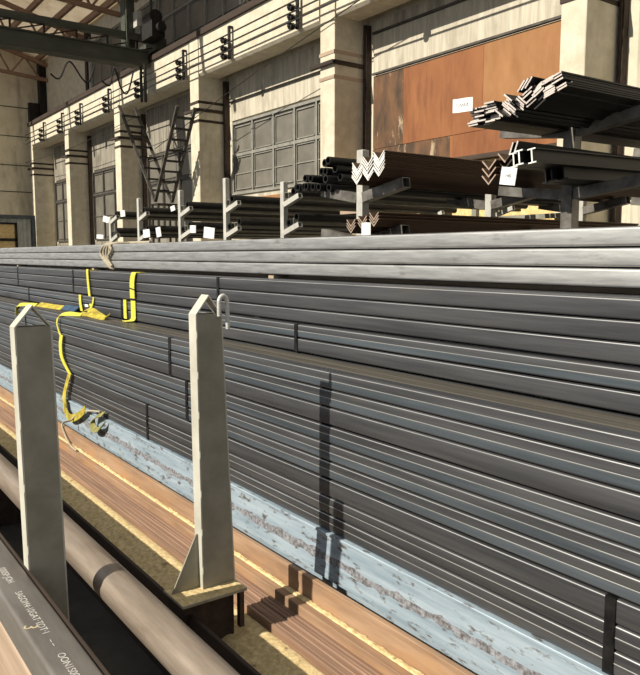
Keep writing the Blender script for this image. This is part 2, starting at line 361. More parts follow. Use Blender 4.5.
# rope hitch on the pale tubes
m=MB()
for k,dx in enumerate((-.12,-.04,.03,.10)):
    pts=[(-8.75+dx*.4,3.42,.150),(-8.86+dx*.8,3.30,.152),(-8.96+dx,3.236,.125),(-9.02+dx*1.4,3.226,.03),(-8.98+dx*.7,3.226,-.06),(-8.86+dx*.2,3.23,-.145),(-8.82+dx*.1,3.26,-.162)]
    m.tube(smoothpath(pts),.016,8)
m.tube(smoothpath([(-8.86,3.225,.12),(-8.80,3.222,.06),(-8.93,3.222,-.03),(-8.8,3.224,-.13)]),.016,8)
m.tube(smoothpath([(-8.75,3.42,.152),(-8.5,3.5,.155),(-8.3,3.52,.155)]),.02,8)
tag(m.build('rope_hitch',M['rope'],smooth=True),'beige rope hitched around the three pale top tubes','rope')

# ------------------------------------------------------------------ bed beams under and before the pile
YB=2.695
m=MB(); m.prism([(YB,-2.6),(YB,-2.5),(2.735,-2.5),(2.735,-2.10),(YB-.02,-2.062),(YB-.02,-2.05),(YB,-1.785),(YB-.012,-1.780),(YB-.012,-1.768),(YB-.008,-1.764),(3.45,-1.764),(3.45,-2.6)],'x',XL,XR)
bb=m.build('support_beam',M['bluebeam']); tag(bb,'wide pale blue steel beam under the tube pile, pitted along its face','beam')
m=MB()
def wav(a,b): return random.uniform(a,b)
# pitted scale band along the beam, an irregular strip of raised scale
n=260; top=[];bot=[]
for i in range(n+1):
    x=XL+.02+(XR-XL-.04)*i/n; top.append((x,-1.905+wav(-.014,.014)));bot.append((x,-1.955+wav(-.016,.016)))
fy=lambda z: YB-.02*(-1.785-z)/.265
vs=[(x,fy(z)-.0004,z) for x,z in top]+[(x,fy(z)-.0004,z) for x,z in bot]+[(x,fy(z)-.002,z) for x,z in top]+[(x,fy(z)-.002,z) for x,z in bot]
k=n+1; fs=[]
for i in range(n):
    fs += [(2*k+i,2*k+i+1,3*k+i+1,3*k+i),(i,i+1,2*k+i+1,2*k+i),(k+i,3*k+i,3*k+i+1,k+i+1)]
m.add(vs,fs); m.build('pitted_scale',M['pitted'],bb)
m=MB(); m.prism([(2.487,-2.6),(2.487,-1.980),(2.490,-1.977),(2.520,-1.977),(2.520,-2.6)],'x',XL,XR)
m.prism([(2.392,-2.145),(2.392,-2.123),(2.395,-2.12),(2.4865,-2.12),(2.4865,-2.145)],'x',XL,XR)
m.prism([(2.392,-2.145),(2.392,-2.6),(2.41,-2.6),(2.41,-2.145)],'x',XL,XR)
tag(m.build('angle_beam',M['rust']),'light rusty angle beam running beside the pale blue beam','beam')
m=MB(); m.prism([(2.314,-2.6),(2.314,-2.184),(2.318,-2.180),(2.329,-2.180),(2.332,-2.187),(2.337,-2.187),(2.340,-2.180),(2.356,-2.180),(2.359,-2.188),(2.366,-2.188),(2.369,-2.180),(2.3905,-2.180),(2.3905,-2.6)],'x',XL,XR)
tag(m.build('grooved_rail',M['rust2']),'brown grooved steel rail between the rusty angle and flat beam','rail')
m=MB(); m.prism([(2.212,-2.6),(2.212,-2.199),(2.216,-2.195),(2.232,-2.195),(2.235,-2.202),(2.240,-2.202),(2.243,-2.195),(2.277,-2.195),(2.279,-2.200),(2.284,-2.200),(2.287,-2.195),(2.3125,-2.195),(2.3125,-2.6)],'x',XL,XR)
tag(m.build('flat_beam',M['rust2']),'flat rusty beam bordering the sawdust-filled channel','beam')
m=MB(); m.prism([(1.745,-2.6),(1.745,-2.062),(1.748,-2.058),(1.768,-2.058),(1.77,-2.062),(1.77,-2.30),(2.2105,-2.30),(2.2105,-2.6)],'x',XL,XR)
tag(m.build('steel_channel',M['railrust']),'dark steel channel holding sawdust behind the bare pipe','channel')
# sawdust
def dust(name,x0,x1,y0,y1,zb,h,nx,ny,lab,heap=0):
    m=MB(); vs=[];fs=[]
    for i in range(nx+1):
        for j in range(ny+1):
            t=j/ny; e=min(1,4*min(t,1-t)+.15)
            vs.append((x0+(x1-x0)*i/nx, y0+(y1-y0)*t, zb+h*(.3+.7*random.random())*e+heap*max(0,t-.35)/.65*(1 if t<.98 else .8)))
    for i in range(nx):
        for j in range(ny):
            a=i*(ny+1)+j; fs.append((a,a+ny+1,a+ny+2,a+1))
    m.add(vs,fs); o=m.build(name,M['sawdust'],smooth=True); tag(o,lab,'sawdust'); o['kind']='stuff'
    return o
dust('sawdust',-16.9,.9,1.771,2.209,-2.299,.03,520,16,'yellow sawdust filling the dark channel beside the posts',.06)
dust('sawdust',-16.9,.9,2.445,2.4865,-2.1195,.014,700,5,'thin line of yellow sawdust along the corner of the rusty angle')

# ------------------------------------------------------------------ the two stanchion posts
def post(x1, yb0, yb1, yt0, yt1, zb, zt, za, lab, second):
    d=.09; x0=x1-d; t=.008
    root=thing('stanchion_post',lab,'post',((x0+x1)/2,(yb0+yb1)/2,zb),'gable-topped stanchion posts')
    def plate(name,xa,xb):
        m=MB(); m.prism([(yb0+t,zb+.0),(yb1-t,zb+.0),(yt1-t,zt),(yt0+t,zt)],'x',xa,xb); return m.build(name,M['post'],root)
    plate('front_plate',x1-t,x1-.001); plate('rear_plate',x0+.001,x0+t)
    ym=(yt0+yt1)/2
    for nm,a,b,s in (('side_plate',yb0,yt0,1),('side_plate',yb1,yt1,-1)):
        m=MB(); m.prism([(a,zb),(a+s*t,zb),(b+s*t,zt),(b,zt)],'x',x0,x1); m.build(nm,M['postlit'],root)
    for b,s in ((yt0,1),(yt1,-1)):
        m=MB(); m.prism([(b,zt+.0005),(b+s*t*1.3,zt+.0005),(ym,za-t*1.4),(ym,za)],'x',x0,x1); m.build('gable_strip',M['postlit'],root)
    # weld beads on the edge
    for k in range(7):
        u=(k+.5)/7; z=zb+(zt-zb)*u; y=yb0+(yt0-yb0)*u
        m=MB(); m.tube([(x1+.001,y+.004,z-.02),(x1+.003,y+.004,z),(x1+.001,y+.004,z+.02)],.004,6)
        m.build('weld_bead',M['postlit'],root,True)
    return root
k2=.9895
p2=post(-3.784*k2,1.88*k2,2.10*k2,1.866*k2,2.035*k2,-1.957,-.335*k2,-.225*k2,'grey steel post with a white hook on its right side',True)
m=MB(); m.prism([(1.685,-1.957),(1.859,-1.957),(1.859,-1.63),(1.846,-1.63)],'x',-3.80,-3.79); m.build('gusset',M['post'],p2)
m=MB(); m.box(-3.88,-3.615,1.67,2.085,-1.971,-1.9575); bp=m.build('base_plate',M['post'],p2)
m=MB(); vs=[];fs=[]
for i in range(15):
    for j in range(25):
        e=0 if i in (0,14) or j in (0,24) else 1
        vs.append((-3.875+.255*i/14,1.675+.405*j/24,-1.9572+e*random.uniform(.001,.005)))
for i in range(14):
    for j in range(24): a=i*25+j; fs.append((a,a+25,a+26,a+1))
m.add(vs,fs); o=m.build('sawdust_film',M['sawdust'],bp)
m=MB(); m.box(-3.67,-3.635,2.045,2.075,-2.20,-1.9715); m.box(-3.86,-3.825,2.045,2.075,-2.20,-1.9715); m.build('support_leg',M['railrust'],p2)
m=MB(); m.box(-3.86,-3.70,1.69,2.04,-2.27,-1.9715); m.build('support_box',M['railrust'],p2)
hk=[(-3.725,1.985,-.345)]
for k in range(11):
    a=math.pi*(1-k/10); hk.append((-3.72,2.008+.026*math.cos(a),-.268+.040*math.sin(a)))
hk += [(-3.72,2.035,-.33),(-3.72,2.037,-.42)]
m=MB(); m.tube(hk,.0125,10); m.build('hook',M['hook'],p2,True)
q=.815
p1=post(-4.557*q,1.10*q,1.335*q,1.065*q,1.284*q,-2.59,-.425*q,-.294*q,'grey steel post nearest the left edge, standing before the bare pipe',False)
m=MB(); m.box(-3.88,-3.64,.86,1.14,-2.599,-2.5905); m.build('base_plate',M['post'],p1)

# ------------------------------------------------------------------ pipes in the foreground
def ring(n,r,cy,cz): return [(cy+r*math.cos(2*math.pi*k/n),cz+r*math.sin(2*math.pi*k/n)) for k in range(n)]
m=MB(); m.hollow(ring(48,.0945,1.32,-1.763),ring(48,.086,1.32,-1.763),'x',-16,1)
tag(m.build('steel_pipe',M['pipe'],smooth=True),'thick bare round pipe lying between the two posts','pipe')
for x in (-13,-7.4,-1.2):
    m=MB(); m.box(x-.08,x+.08,.35,1.70,-2.6,-2.182); m.box(x-.08,x+.08,1.18,1.46,-2.182,-1.858); tag(m.build('pipe_bearer',M['railrust']),'dark bearer block under the foreground pipes','bearer','bearers under the foreground pipes')
m=MB(); m.hollow(rrect(.793,-1.656,.167,.162,.018,4),rrect(.793,-1.656,.153,.148,.011,4),'x',-12,1)
sqt=m.build('square_tube',M['sqtube'],smooth=True); tag(sqt,'large grey square tube with white stencilled lettering at bottom left','steel tube')
m=MB(); m.hollow(rrect(.793,-1.959,.167,.441,.018,4),rrect(.793,-1.959,.153,.427,.011,4),'x',-12,1)
tag(m.build('rectangular_tube',M['tan'],smooth=True),'tan rectangular tube beneath the lettered grey tube','steel tube')
m=MB(); m.hollow(ring(40,.10,.56,-2.08),ring(40,.09,.56,-2.08),'x',-12,1)
tag(m.build('steel_pipe',M['pipe'],smooth=True),'round pipe at the extreme bottom left corner','pipe')
m=MB(); m.prism([(.879,-2.18),(.879,-1.572),(.888,-1.572),(.888,-2.18)],'x',-12,-3.95)
m.prism([(.879,-2.18),(.879,-1.572),(.888,-1.572),(.888,-2.18)],'x',-3.95,1)
tag(m.build('flat_bar',M['railrust']),'thin rusty flat bar standing along the lettered tube','flat bar')
def text(body,size,parent,matrix,mt,name='lettering',ext=.0004):
    cu=bpy.data.curves.new(name,'FONT'); cu.body=body; cu.size=size; cu.extrude=ext; cu.align_x='CENTER'; cu.align_y='CENTER'
    tmp=bpy.data.objects.new('tmp',cu); C.objects.link(tmp)
    dg=bpy.context.evaluated_depsgraph_get(); me=bpy.data.meshes.new_from_object(tmp.evaluated_get(dg))
    bpy.data.objects.remove(tmp); r=parent
    while r.parent: r=r.parent
    me.transform(Matrix.Translation(-r.location)@matrix); me.materials.clear(); me.materials.append(mt)
    o=bpy.data.objects.new(name,me); C.objects.link(o); o.parent=parent; return o
T=Matrix.Translation
for t_,x_ in (('000SP·JOH',-3.73),('SAGOM4·10GAT·TOT·1',-3.27),('– –',-2.945),('OON1S0000',-2.72)):
    text(t_,.043,sqt,T((x_,.781,-1.5746))@Matrix.Diagonal((1.08,1,1,1)),M['whitepaint'])
text('3',.085,sqt,T((-3.13,.74,-1.5746))@Matrix.Rotation(R(-20),4,'Z'),M['chalk'],'chalk_mark')

# ------------------------------------------------------------------ hall shell
m=MB(); m.box(-36,14,-16,10.3,-2.75,-2.6); struct(m.build('floor',M['floor']))
m=MB(); m.box(-36,6,10.2,10.5,-2.6,9.2); struct(m.build('wall_back',M['concrete']))
m=MB(); m.box(-36.4,-36,2,10.5,-2.6,11.6); struct(m.build('wall_left',M['endwall']))
# joints of the end wall slabs
for k,z in enumerate((.25,1.55,2.9,4.1,5.4,6.7)):
    m=MB(); m.box(-35.995,-35.975,2.2,10.1,z,z+.035); struct(m.build('trim_%d'%(k+1),M['frame_dark']))
for k,y in enumerate((8.0,6.0)):
    m=MB(); m.box(-35.995,-35.985,y,y+.02,-2.4,8); struct(m.build('trim_%d'%(k+7),M['frame_dark']))
# roof
sl=.27
m=MB(); m.add([(-36.4,10.5,8.9),(6,10.5,8.9),(6,4,8.9+6.5*sl),(-36.4,4,8.9+6.5*sl),(-36.4,10.5,9.05),(6,10.5,9.05),(6,4,9.05+6.5*sl),(-36.4,4,9.05+6.5*sl)],[(0,1,2,3),(4,5,6,7),(0,1,5,4),(1,2,6,5),(2,3,7,6),(3,0,4,7)])
struct(m.build('ceiling',M['roof']))
for i,y in enumerate((9.9,9.1,8.2,7.2,6.2,5.2,4.2)):
    m=MB(); z=8.9+(10.5-y)*sl; m.beam((-35.9,y,z-.13),(5.9,y,z-.13),.12,.22); tag(m.build('roof_purlin',M['rust2']),'rusty purlin under the roof boards, %s from the window wall'%ORD[i],'purlin','roof purlins')
colx=[(-6.91,-6.485),(-12.845,-12.35),(-18.953,-18.45),(-24.74,-24.25),(-30.21,-29.75),(-35.33,-34.9)]
for i,(a,b) in enumerate(colx[2:]):
    x=(a+b)/2; rf=thing('roof_rafter','rusty lattice rafter above the %s concrete column from the right'%ORD[i+2],'rafter',(x,6.3,8.4),'roof rafters')
    m=MB(); m.beam((x,10.15,8.55),(x,4.1,8.55+6.05*sl),.16,.16); m.build('top_chord',M['rust2'],rf)
    m=MB(); m.beam((x,10.15,7.9),(x,4.1,8.37),.14,.14); m.build('bottom_chord',M['rust2'],rf)
    m=MB()
    for k in range(4):
        y0=9.8-k*1.25; z0=7.9+(10.15-y0)*.077; y1=y0-.62; z1=8.55+(10.15-y1)*sl; y2=y0-1.25; z2=7.9+(10.15-y2)*.077
        m.beam((x,y0,z0),(x,y1,z1),.07,.07); m.beam((x,y1,z1),(x,y2,z2),.07,.07)
    m.build('lattice',M['rust2'],rf)
clab=['pale concrete column at right, behind the flat bar bundle','tall concrete column right of the big window','concrete column left of the big window','concrete column behind the crossing stair','narrow looking concrete column second from the end wall','concrete column standing at the end wall corner']
for i,(a,b) in enumerate(colx):
    c=thing('concrete_column',clab[i],'column',((a+b)/2,9.72,-2.6),'concrete columns')
    m=MB(); m.box(a,b,9.3,10.199,-2.599,5.9); o=m.build('shaft',M['column'],c); bevel(o,.015,1)
    m=MB()
    for z,h in ((4.134,.07),(3.64,.07)):
        m.box(a-.012,a,9.29,10.19,z-h/2,z+h/2); m.box(b,b+.012,9.29,10.19,z-h/2,z+h/2); m.box(a-.012,b+.012,9.286,9.299,z-h/2,z+h/2)
    m.build('clamp_strap',M['railrust'] if i!=1 else M['tan'],c)
    m=MB(); m.box(b+.001,b+.05,9.26,10.19,3.88,3.96); m.beam((a-.25,9.25,3.92),(b+.05,9.25,3.92),.07,.07); m.build('clamp_bracket',M['railrust'],c)
# crane runway beams
bays=[(-6.485,1.5)]+[(colx[i+1][1],colx[i][0]) for i in range(5)]
blab=['above the bay right of the frame edge','above the orange sheets','above the big window','behind the crane and stair','second from the end wall','nearest the end wall']
for i,(a,b) in enumerate(bays):
    m=MB(); zb=4.80 if i<3 else 4.86
    m.prism([(9.31,zb+.06),(9.37,zb),(9.9,zb),(9.9,5.80),(9.31,5.80)],'x',a+.05,b-.05)
    m.box(a+.05,b-.05,9.9,10.195,5.3,5.80)
    tag(m.build('runway_beam',M['column']),'cream concrete crane beam '+blab[i],'beam','concrete crane beams')
rail=thing('crane_rail','rusty crane rail and ledge running along the concrete beams','rail',(-15,9.5,5.9))
m=MB(); m.box(-35.4,2,9.25,10.19,5.905,5.96); m.build('ledge_plate',M['railrust'],rail)
m=MB(); m.prism([(9.44,5.961),(9.60,5.961),(9.60,5.98),(9.54,5.99),(9.54,6.06),(9.56,6.07),(9.56,6.1),(9.48,6.1),(9.48,6.07),(9.50,6.06),(9.50,5.99),(9.44,5.98)],'x',-35.4,2); m.build('rail_section',M['railrust'],rail)
m=MB(); m.box(-35.4,2,9.24,9.30,5.80,5.904); m.build('edge_angle',M['railrust'],rail)
# conductor bars and brackets
for k,z in enumerate((5.33,5.13,4.95)):
    m=MB(); m.beam((-35,9.03,z),(2,9.03,z),.022,.03); tag(m.build('conductor_bar',M['black']),'dark conductor bar along the crane beams, %s of three'%['upper','middle','lower'][k],'conductor bar','conductor bars')
brx=[-7.6,-10.6,-13.55,-16.55,-19.15,-22.15,-24.97,-27.94,-30.19,-32.75]
brl=['beyond the right column','above the orange sheets','beside the tall column top','above the left end of the big window','just left of the third column','beside the crane end carriage','above the stair column','left of the crane','above the fifth column','nearest the end wall']
bk=None
for x,l in zip(brx,brl):
    lab='insulator bracket holding three conductor bars, '+l
    if bk is None:
        bk=thing('insulator_bracket',lab,'bracket',(x,9.15,4.86),'insulator brackets'); x00=x
        m=MB(); m.box(x-.04,x+.04,9.19,9.235,4.83,5.62); m.beam((x,9.21,5.6),(x,9.30,5.6),.08,.05); m.build('back_plate',M['black'],bk)
        for z in (5.33,5.13,4.95):
            m=MB(); zz=z-.05
            prof=[(.0,.03),(.02,.075),(.05,.075),(.06,.045),(.08,.045),(.09,.075),(.12,.075),(.13,.035),(.16,.035)]
            n=10; vs=[];fs=[]
            for (t,r) in prof:
                for q in range(n): vs.append((x-.10+r*math.cos(2*math.pi*q/n),9.188-t,zz+r*math.sin(2*math.pi*q/n)))
            for a in range(len(prof)-1):
                for q in range(n): fs.append((a*n+q,a*n+(q+1)%n,(a+1)*n+(q+1)%n,(a+1)*n+q))
            fs.append(tuple(range(n))); fs.append(tuple((len(prof)-1)*n+q for q in range(n)))
            m.add(vs,fs); m.box(x-.16,x+.03,9.16,9.19,zz-.03,zz+.03); m.build('insulator',M['black'],bk,True)
    else: dup(bk,(x-x00,0,0),lab)
# sagging cables in front of the wall
for pts,l in (([(-21.2,9.23,3.2),(-16.1,9.23,4.15),(-10.6,9.23,5.0)],'thin cable slanting across the tall column'),([(-35.9,9.23,4.25),(-29,9.23,4.15),(-21.3,9.23,4.4)],'thin cable sagging towards the end wall')):
    m=MB(); m.tube(smoothpath(pts,8),.010,6); tag(m.build('cable',M['black']),l,'cable')
# downpipes beside the columns
for i,(a,b) in enumerate(colx[:5]):
    m=MB(); m.box(b+.02,b+.10,10.06,10.19,-2.59,4.75); m.box(b+.04,b+.08,10.03,10.06,-2.59,4.75)
    tag(m.build('wall_stanchion',M['railrust'],smooth=False),'dark brown steel upright beside the %s concrete column from the right'%ORD[i],'steel upright','steel uprights beside the columns')

# wall cladding bay by bay
def panel(x0,x1,z0,z1,mt,name,lab,cat,y=10.15,th=.045,group=None):
    m=MB(); m.box(x0,x1,y,y+th,z0,z1); return tag(m.build(name,mt),lab,cat,group)
def slab(x0,x1,z0,z1,l,mt='streak'): return panel(x0,x1,z0,z1,M[mt],'wall_slab','streaked concrete wall slab '+l,'wall panel',group='streaked wall slabs')
xa,xb=-12.12,-6.93
slab(xa,xb,4.57,4.8,'under the beam above the orange sheets'); slab(xa,xb,3.76,4.53,'directly above the orange sheets')
for z,l in ((4.535,'upper'),(3.715,'lower')):
    m=MB(); m.box(xa,xb,10.10,10.149,z,z+.04); tag(m.build('steel_ledge',M['frame_dark']),'dark steel ledge across the orange bay, the %s one'%l,'ledge')
panel(xa,-11.2,2.22,3.70,M['brownsheet'],'steel_sheet','dark stained sheet at the left end of the orange bay','metal sheet')
panel(-11.195,-9.12,2.22,3.70,M['orange'],'steel_sheet','large deep orange rusty sheet in middle of the bay','metal sheet')
panel(-9.115,xb,2.22,3.70,M['orange2'],'steel_sheet','paler orange sheet beside the pale right column','metal sheet')
panel(xa,-9.9,1.80,2.21,M['brownsheet'],'steel_sheet','low stained brown sheet strip under the orange sheets','metal sheet',y=10.147)
panel(-9.895,xb,1.80,2.21,M['orange'],'steel_sheet','low orange sheet strip behind the flat bars','metal sheet',y=10.147)
m=MB(); m.prism([(10.0,1.70),(10.19,1.70),(10.19,1.79),(10.06,1.79)],'x',xa,xb); tag(m.build('wall_ledge',M['railrust']),'brown sloping ledge below the orange sheets','ledge')
panel(xa,xb,-.4,1.69,M['osb'],'board_panel','yellow board cladding low on the wall behind the racks','board')
slab(-6.2,1.5,-2.4,4.8,'right of the pale right column')
def window(n,x0,x1,z0,z1,cols,zsplit,thick=.07,fm='frame',y=10.15,split2=True):
    root=bpy.data.objects.new('window_%d'%n,None); C.objects.link(root); root.location=((x0+x1)/2,y,z0); struct(root)
    m=MB(); m.box(x0,x1,y+.02,y+.045,z0,z1); m.build('pane',M['glass'],root)
    m=MB(); t=thick
    m.box(x0,x1,y-.03,y+.019,z0,z0+t); m.box(x0,x1,y-.03,y+.019,z1-t,z1); m.box(x0,x0+t,y-.03,y+.019,z0+t,z1-t); m.box(x1-t,x1,y-.03,y+.019,z0+t,z1-t); m.build('window_frame',M[fm],root)
    m=MB()
    for c in cols: m.box(c-t*.5,c+t*.5,y-.025,y+.019,z0+t,z1-t)
    for zz in zsplit: m.box(x0+t,x1-t,y-.02,y+.018,zz-t*.6,zz+t*.6)
    if split2: m.box(x0+t,x1-t,y-.005,y+.018,z0+(zsplit[0]-z0)*.52-.012,z0+(zsplit[0]-z0)*.52+.012)
    m.build('glazing_bars',M[fm],root)
    m=MB()
    edges=[x0+t]+list(cols)+[x1-t]
    zs=[z0+t]+list(zsplit)+[z1-t]
    for i in range(len(edges)-1):
        for j in range(len(zs)-1):
            a,b=edges[i]+t*.5+.03,edges[i+1]-t*.5-.03; c,d=zs[j]+t*.5+.03,zs[j+1]-t*.5-.03
            m.box(a,b,y-.012,y+.018,c,c+.022); m.box(a,b,y-.012,y+.018,d-.022,d); m.box(a,a+.022,y-.012,y+.018,c,d); m.box(b-.022,b,y-.012,y+.018,c,d)
    m.build('sash',M[fm],root)
    return root
window(1,-18.1,-12.9,1.66,3.60,[-17.03,-16.0,-15.05,-14.14],[2.72],.065)
slab(-18.2,-12.9,3.66,4.79,'above the big window'); slab(-18.2,-12.9,-2.4,1.62,'below the big window')
m=MB(); m.box(-18.2,-12.9,10.10,10.149,4.14,4.18); tag(m.build('steel_ledge',M['frame_dark']),'dark steel ledge above the big window','ledge')
m=MB(); m.box(-17.6,-13,9.9,9.95,.9,1.5); 
tag(m.build('board_panel',M['orange2']),'orange-brown board leaning low under the big window','board')
k=2
for (a,b),l in zip(((-24.0,-19.0),(-29.5,-24.8),(-34.6,-30.3)),('behind the crossing stair','left of the stair column','nearest the end wall')):
    window(k,a,b,.6,3.3,[a+(b-a)*q for q in (.25,.5,.75)],[2.4],.06,'frame_dark',10.15); k+=1
    slab(a,b,3.36,4.85,'above the window '+l,'streakdark'); slab(a,b,-2.4,.56,'below the window '+l,'streakdark')
# upper windows over the rail
ub=[(-9.8,-6.2),(-17.3,-9.95),(-22.8,-17.45),(-29.3,-22.95)]
for (a,b) in ub:
    n=max(2,int((b-a)/1.05)); window(k,a,b,6.45,8.2,[a+(b-a)*q/n for q in range(1,n)],[7.45],.07,'frame',10.15,False); k+=1
panel(-35.3,-29.6,6.0,8.85,M['column'],'wall_slab','pale streaked upper slab left of the crane by the corner','wall panel')
m=MB(); m.box(-29.58,-29.32,10.0,10.19,5.98,8.7); tag(m.build('wall_stanchion',M['railrust']),'dark upright on the upper wall under the crane','steel upright')
m=MB(); m.box(-29.28,-29.16,10.05,10.14,6.2,8.4); tag(m.build('wall_pipe',M['rackpale']),'pale vertical pipe on the upper wall under the crane','pipe')
m=MB(); m.box(-17.42,-17.33,10.0,10.14,6.5,8.4); m.box(-17.2,-17.12,10.0,10.12,6.5,8.4); tag(m.build('wall_pipe',M['rackpale']),'pair of pale uprights on the upper windows','pipe')
m=MB(); m.box(-29.2,2,10.155,10.195,8.25,8.85); struct(m.build('trim_9',M['column']))
# corner pier and doorway on the end wall
m=MB(); m.box(-35.9,-35.5,9.9,10.18,-2.59,8.8); tag(m.build('corner_stanchion',M['black']),'black steel stanchion in the wall corner','steel upright')
m=MB(); m.box(-35.98,-35.7,9.45,9.88,5.95,6.95); m.box(-35.7,-35.66,9.53,9.8,6.1,6.6); tag(m.build('switch_box',M['black']),'dark switch box high on the end wall','box')
cb=thing('site_cabin','grey corrugated booth with dark frame against the end wall','booth',(-34,7.4,-2.6))
m=MB()
y=5.9
poly=[]
while y<8.5:
    poly += [(-33.05,y),(-33.0,y+.06),(-33.0,y+.14),(-33.05,y+.2)]; y+=.26
poly=[p for p in poly if p[1]<8.62]
m.prism(poly+[(-33.3,8.6),(-33.3,5.9)],'z',-2.59,1.55); m.build('corrugated_wall',M['greycab'],cb)
m=MB(); m.box(-33.1,-32.9,5.7,8.75,1.551,1.7); m.box(-33.1,-32.9,8.601,8.76,-2.59,1.55); m.build('dark_frame',M['bluegrey'],cb)
m=MB(); m.box(-32.99,-32.93,6.0,7.9,-2.4,1.3); m.build('door_leaf',M['osb'],cb)
m=MB(); m.box(-32.92,-32.88,6.0,7.98,.6,.72); m.box(-32.92,-32.88,7.9,8.0,-2.4,1.38); m.box(-32.92,-32.88,6.0,7.98,1.3,1.38); m.build('door_frame',M['black'],cb)
# ------------------------------------------------------------------ overhead crane
cr=thing('overhead_crane','dark green overhead crane bridge crossing the top left','crane',(-22,6,5.6))
m=MB(); m.box(-22.0,-21.5,2.2,9.2,5.64,6.07); m.build('box_girder',M['crane'],cr)
m=MB(); m.box(-21.62,-21.42,2.2,9.2,5.61,5.65); m.box(-21.62,-21.42,2.2,9.2,6.05,6.09); m.build('girder_flange',M['crane'],cr)
m=MB(); m.box(-21.7,-21.5,2.2,9.2,6.36,6.55); m.build('top_rail',M['crane'],cr)
m=MB()
for k in range(8):
    y=2.6+k*.9; m.beam((-21.6,y,6.06),(-21.6,y,6.37),.05,.05); m.beam((-21.6,y,6.08),(-21.6,y+.9,6.36),.035,.035)
m.build('lattice',M['railrust'],cr)
m=MB(); m.box(-23.4,-21.2,9.36,9.66,6.11,6.45); m.build('end_carriage',M['crane'],cr)
m=MB()
for x in (-23.1,-21.5): m.tube([(x,9.40,6.26),(x,9.64,6.26)],.15,16)
m.build('wheel',M['black'],cr,True)
m=MB(); m.box(-21.45,-20.6,8.95,9.35,6.3,6.75); m.tube([(-21.3,9.15,6.9),(-20.75,9.15,6.9)],.2,14); m.tube([(-20.72,9.2,6.55),(-20.45,9.2,6.55)],.14,12); m.build('drive_motor',M['black'],cr,True)
m=MB(); m.box(-22.1,-21.75,8.6,8.9,5.9,7.8); m.build('control_mast',M['crane'],cr)
m=MB(); m.box(-21.8,-21.45,8.85,9.0,6.75,7.2); m.build('mast_panel',M['rackpale'],cr)
m=MB(); m.beam((-21.3,9.0,4.55),(-21.3,9.0,5.65),.09,.06); m.beam((-21.6,9.0,4.6),(-21.6,9.0,5.65),.06,.06); m.build('collector_arm',M['black'],cr)
m=MB(); m.beam((-21.45,8.55,6.05),(-21.45,8.55,8.6),.07,.07); m.beam((-21.1,9.15,6.9),(-21.1,9.15,8.2),.06,.06); m.beam((-20.9,9.15,7.6),(-20.9,9.15,7.9),.16,.16); m.build('mast_pole',M['crane'],cr)
for (y0,y1,zz,l) in ((6.5,7.6,5.2,'left'),(8.0,8.8,5.05,'right')):
    m=MB(); m.tube(smoothpath([(-22.2,y0,5.2),(-22.2,y0+.25,5.1),(-22.2,(y0+y1)/2,5.62),(-22.2,y1-.2,zz),(-22.2,y1,zz-.1),(-22.2,y1+.2,5.6)]),.025,6); tag(m.build('hanging_cable',M['black']),'looped black cable hanging under the crane girder, the %s one'%l,'cable')

# ------------------------------------------------------------------ crossing steel stair
st=thing('steel_stair','crossing open steel stair before the windows left of centre','stair',(-19.8,8.6,-2.6))
def flight(a,b,c,d,nm):
    m=MB(); m.beam(a,b,.05,.085,(0,1,0)); m.build('stringer',M['frame_dark'],st)
    m=MB(); m.beam(c,d,.05,.085,(0,1,0)); m.build('stringer',M['frame_dark'],st)
    for k in range(1,9):
        t=k/9; p=Vector(a).lerp(Vector(b),t); q=Vector(c).lerp(Vector(d),t)
        if abs(p.x-q.x)>5: continue
        m=MB(); m.beam(p,q,.2,.035); m.build('tread',M['black'],st)
# landing legs reach the floor; flights cross like an X seen from the side
flight((-22.02,8.45,4.5),(-19.5,8.45,1.5),(-22.02,8.95,4.5),(-19.5,8.95,1.5),'up')
flight((-17.95,8.45,3.85),(-19.5,8.45,1.5),(-17.95,8.95,3.85),(-19.5,8.95,1.5),'down')
m=MB(); m.box(-19.75,-19.25,8.40,9.0,1.40,1.44); m.build('landing',M['black'],st)
for x in (-19.7,-19.3):
    for y in (8.44,8.96):
        m=MB(); m.beam((x,y,-2.6),(x,y,1.40),.06,.06); m.build('leg',M['frame_dark'],st)

# ------------------------------------------------------------------ cantilever racks behind the pile
def rack(x, w, mt, amt, levels, ys, top, armL, lab, tilt=.12, aw=.08, left=True, lt=None):
    root=thing('cantilever_rack',lab,'rack',(x,ys[0],-2.6),'cantilever racks')
    for y in ys:
        m=MB(); m.box(x-w/2,x+w/2,y-w/2,y+w/2,-2.59,top); bevel(m.build('upright',mt,root),.006,1)
        m=MB(); m.box(x-.55,x+.55,y+w/2+.001,y+w/2+.1,-2.599,-2.48); m.build('foot',mt,root)
        for z in levels:
            for s in (1,-1):
                if s<0 and not left: continue
                L=armL if s>0 else (lt or armL)
                a=Vector((x+s*(w/2+.001),y,z-aw/2)); dd=Vector((s*math.cos(tilt),0,math.sin(tilt)))
                b=a+dd*L
                r=Vector((0,1,0)); u=Vector((-s*math.sin(tilt),0,math.cos(tilt)))
                m=MB(); h=aw/2; g=h-.008
                def sq(p,q): return [p-r*q-u*q,p+r*q-u*q,p+r*q+u*q,p-r*q+u*q]
                vs=sq(a,h)+sq(b,h)+sq(a,g)+sq(b,g); fs=[]
                for i in range(4):
                    j=(i+1)%4; fs += [(i,j,4+j,4+i),(8+j,8+i,12+i,12+j),(4+i,4+j,12+j,12+i),(j,i,8+i,8+j)]
                m.add(vs,fs); m.build('arm',amt,root)
    return root
rack(-3.46,.10,M['rack'],M['rack'],[.965,.50],[4.85,6.8,8.6],.962,.62,'grey cantilever rack at right under the flat bars')
rack(-5.95,.095,M['rackpale'],M['rack'],[.64,.19],[4.85,6.8,8.6],1.07,.62,'cantilever rack carrying the brown angles in the middle',.17,.10)
